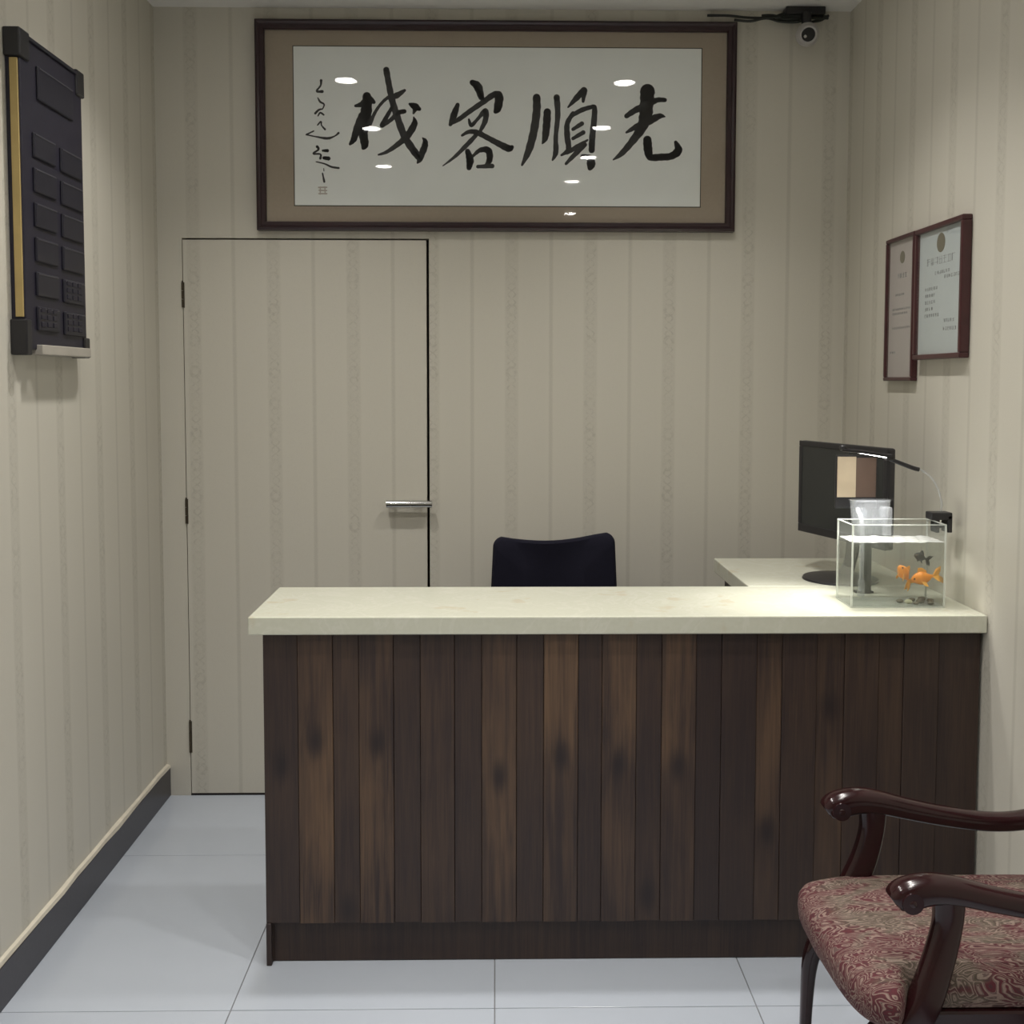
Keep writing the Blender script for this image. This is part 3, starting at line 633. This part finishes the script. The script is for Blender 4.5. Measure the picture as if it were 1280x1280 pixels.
cb = thing('ceiling_cables', 'bundle of dark cables along the ceiling edge beside the security camera', 'cable', (.9, 3.5, H))
R = random.Random(4)
for k in range(4):
    pts = []; n = 7
    for i in range(n):
        x = .70+.09*k+(1.10-.70-.09*k)*i/(n-1); pts.append((x, 3.512-R.uniform(0, .02), 2.638-R.uniform(0, .016)-(.010 if i not in (0, n-1) else 0)*(k % 2)))
    obj('cable', tube(bmesh.new(), pts, .0042, 8), M['cable'], cb, True)
obj('tape_lump', sweep(bmesh.new(), [(.93, 3.51, 2.635, .006, .006), (.96, 3.51, 2.634, .014, .016), (1.0, 3.51, 2.632, .012, .014), (1.04, 3.51, 2.636, .006, .008)]), M['cable'], cb, True)

# ------------------------------------------------------------ ceiling downlights
first = None
def downlight(x, y):
    t_ = thing('ceiling_downlight', 'round ceiling downlight, one of those mirrored in the picture glass', 'ceiling light', (x, y, H), 'ceiling downlights')
    bm = bmesh.new(); pr = [(.058, 0), (.058, -.003), (.052, -.006), (.044, -.004), (.044, 0)]; n = 32
    rg = [[bm.verts.new((x+r*math.cos(2*PI*k/n), y+r*math.sin(2*PI*k/n), H+z)) for k in range(n)] for r, z in pr]
    for i in range(len(rg)):
        j = (i+1) % len(rg)
        for k in range(n): bm.faces.new((rg[i][k], rg[i][(k+1) % n], rg[j][(k+1) % n], rg[j][k]))
    obj('trim_ring', bm, M['white'], t_, True)
    obj('diffuser', cyl(bmesh.new(), (x, y, H-.0005), (x, y, H-.003), .0435, n=32), M['glow'], t_)
    return t_
LL = ['left ceiling downlight nearest the back wall, mirrored above the leftmost large character', 'second left ceiling downlight out from the back wall, mirrored on the leftmost large character',
      'third left ceiling downlight out from the back wall, mirrored below the leftmost large character', 'right ceiling downlight nearest the back wall, mirrored left of the rightmost character',
      'second right ceiling downlight out from the back wall, mirrored between two right characters', 'third right ceiling downlight, mirrored at the foot of the second character from the right',
      'fourth right ceiling downlight, mirrored just under the second character from right', 'fifth right ceiling downlight, mirrored lowest, on the brown mount', 'added unseen fill downlight on the left behind the camera near the front wall']
for i, (x, y) in enumerate(LAMPS):
    if i == 0: first = downlight(x, y); first['label'] = LL[0]
    else:
        c = first.copy(); COL.objects.link(c); c['label'] = LL[i]; c.location = (x, y, H)
        for ch in list(first.children):
            d_ = ch.copy(); COL.objects.link(d_); d_.parent = c
    spot(x, y, H-.012, LAMP_W, 118, 1.0, LAMP_COL, .04)

# ------------------------------------------------------------ armchair in the foreground
ac = thing('armchair', 'polished dark mahogany armchair with red and beige paisley seat at lower right', 'armchair', (.86, 1.765, 0))
yn, yfz = 1.60, 1.93
def arm(y, dx, dz):
    e = -1 if y < 1.7 else 0
    bm = sweep(bmesh.new(), [(.631+dx, y, .608+dz, .016, .009), (.636+dx, y, .611+dz, .021, .018), (.655+dx, y, .617+dz, .023, .0245), (.69+dx, y, .625+dz, .023, .0235), (.73+dx, y, .622+dz, .022, .021), (.79+dx, y, .608+dz, .020, .019),
        (.86+dx, y, .594+dz, .019, .018), (.94+dx, y, .583+dz, .018, .017), (1.01+dx, y, .585+dz, .018, .017), (1.075+dx*.3, y, .602+dz, .018, .018), (1.115, y, .62+dz, .018, .018)], 20, 2.8, (0, 1, 0), 6)
    a = obj('armrest', bm, M['mahog'], ac, True)
    for s in (-1, 1):
        bm = bmesh.new(); cyl(bm, (.656+dx, y, .612+dz), (.656+dx, y+s*.0245, .612+dz), .020, .017, 24); ball(bm, (.656+dx, y+s*.0245, .612+dz), .006, .002, .006, 12); obj('scroll', bm, M['mahog'], a, True)
    bm = sweep(bmesh.new(), [(.722+dx, y, .612+dz, .018, .026), (.721+dx, y, .57+dz, .018, .023), (.708+dx, y+e*.006, .52, .018, .024), (.683+dx, y+e*.018, .46, .019, .026), (.658+dx, y+e*.022, .41, .019, .028), (.648+dx, y+e*.014, .36, .018, .028)], 18, 3, (0, 1, 0), 6)
    obj('arm_support', bm, M['mahog'], ac, True)
arm(yn, .0, -.002); arm(yfz, -.002, .006)
# seat cushion
bm = bmesh.new(); NS = 120
def sec(z, k):
    ring = []
    for q in range(NS):
        a = 2*PI*q/NS; c, s = math.cos(a), math.sin(a)
        x = .850+(.280*k)*math.copysign(abs(c)**.28, c); q_ = max(0, min(1, (.672-x)/.055)); hw = .176 if s > 0 else .163+.072*q_*q_*(3-2*q_)
        y = 1.765+(hw*(k if k < .9 else 1-(1-k)*1.6))*math.copysign(abs(s)**.28, s)
        if x < .62: x -= .012*math.cos((y-1.765)/.19*PI/2)
        ring.append(bm.verts.new((x, y, z)))
    return ring
prf = [(.418, .94), (.421, .97), (.432, .992), (.450, 1.0), (.466, .995), (.477, .975), (.484, .94), (.489, .88), (.492, .75), (.494, .5), (.495, .2)]
R_ = [sec(z, k) for z, k in prf]
for i in range(len(R_)-1):
    for k in range(NS): bm.faces.new((R_[i][k], R_[i][(k+1) % NS], R_[i+1][(k+1) % NS], R_[i+1][k]))
bm.faces.new(R_[0][::-1]); bm.faces.new(R_[-1])
obj('seat_cushion', bm, M['paisley'], ac, True)
obj('seat_rail', nb(.645, 1.12, 1.605, 1.925, .365, .418, bev=.006), M['mahog'], ac)
for y in (1.615, 1.905):
    obj('leg', sweep(bmesh.new(), [(.66, y, .40, .018, .022), (.625, y, .38, .018, .020), (.600, y, .34, .014, .015), (.592, y, .24, .011, .011), (.590, y, .10, .010, .010), (.588, y, .0, .011, .012)], 16, 3, (0, 1, 0)), M['mahog'], ac, True)
    obj('leg', sweep(bmesh.new(), [(1.10, y, .36, .018, .018), (1.105, y, .2, .016, .016), (1.135, y, .0, .016, .016)], 12, 3, (0, 1, 0)), M['mahog'], ac, True)
    obj('back_post', sweep(bmesh.new(), [(1.105, y, .34, .017, .017), (1.11, y, .6, .017, .016), (1.135, y, .85, .016, .015), (1.155, y, 1.0, .014, .013)], 12, 3, (0, 1, 0)), M['mahog'], ac, True)
obj('crest_rail', sweep(bmesh.new(), [(1.155, 1.60, .99, .03, .013), (1.158, 1.68, 1.01, .035, .013), (1.158, 1.76, 1.03, .04, .013), (1.158, 1.84, 1.01, .035, .013), (1.155, 1.92, .99, .03, .013)], 14, 2.5, (0, 0, 1)), M['mahog'], ac, True)
obj('back_pad', nb(1.10, 1.135, 1.64, 1.88, .56, .96, bev=.012, seg=3), M['paisley'], ac, True)
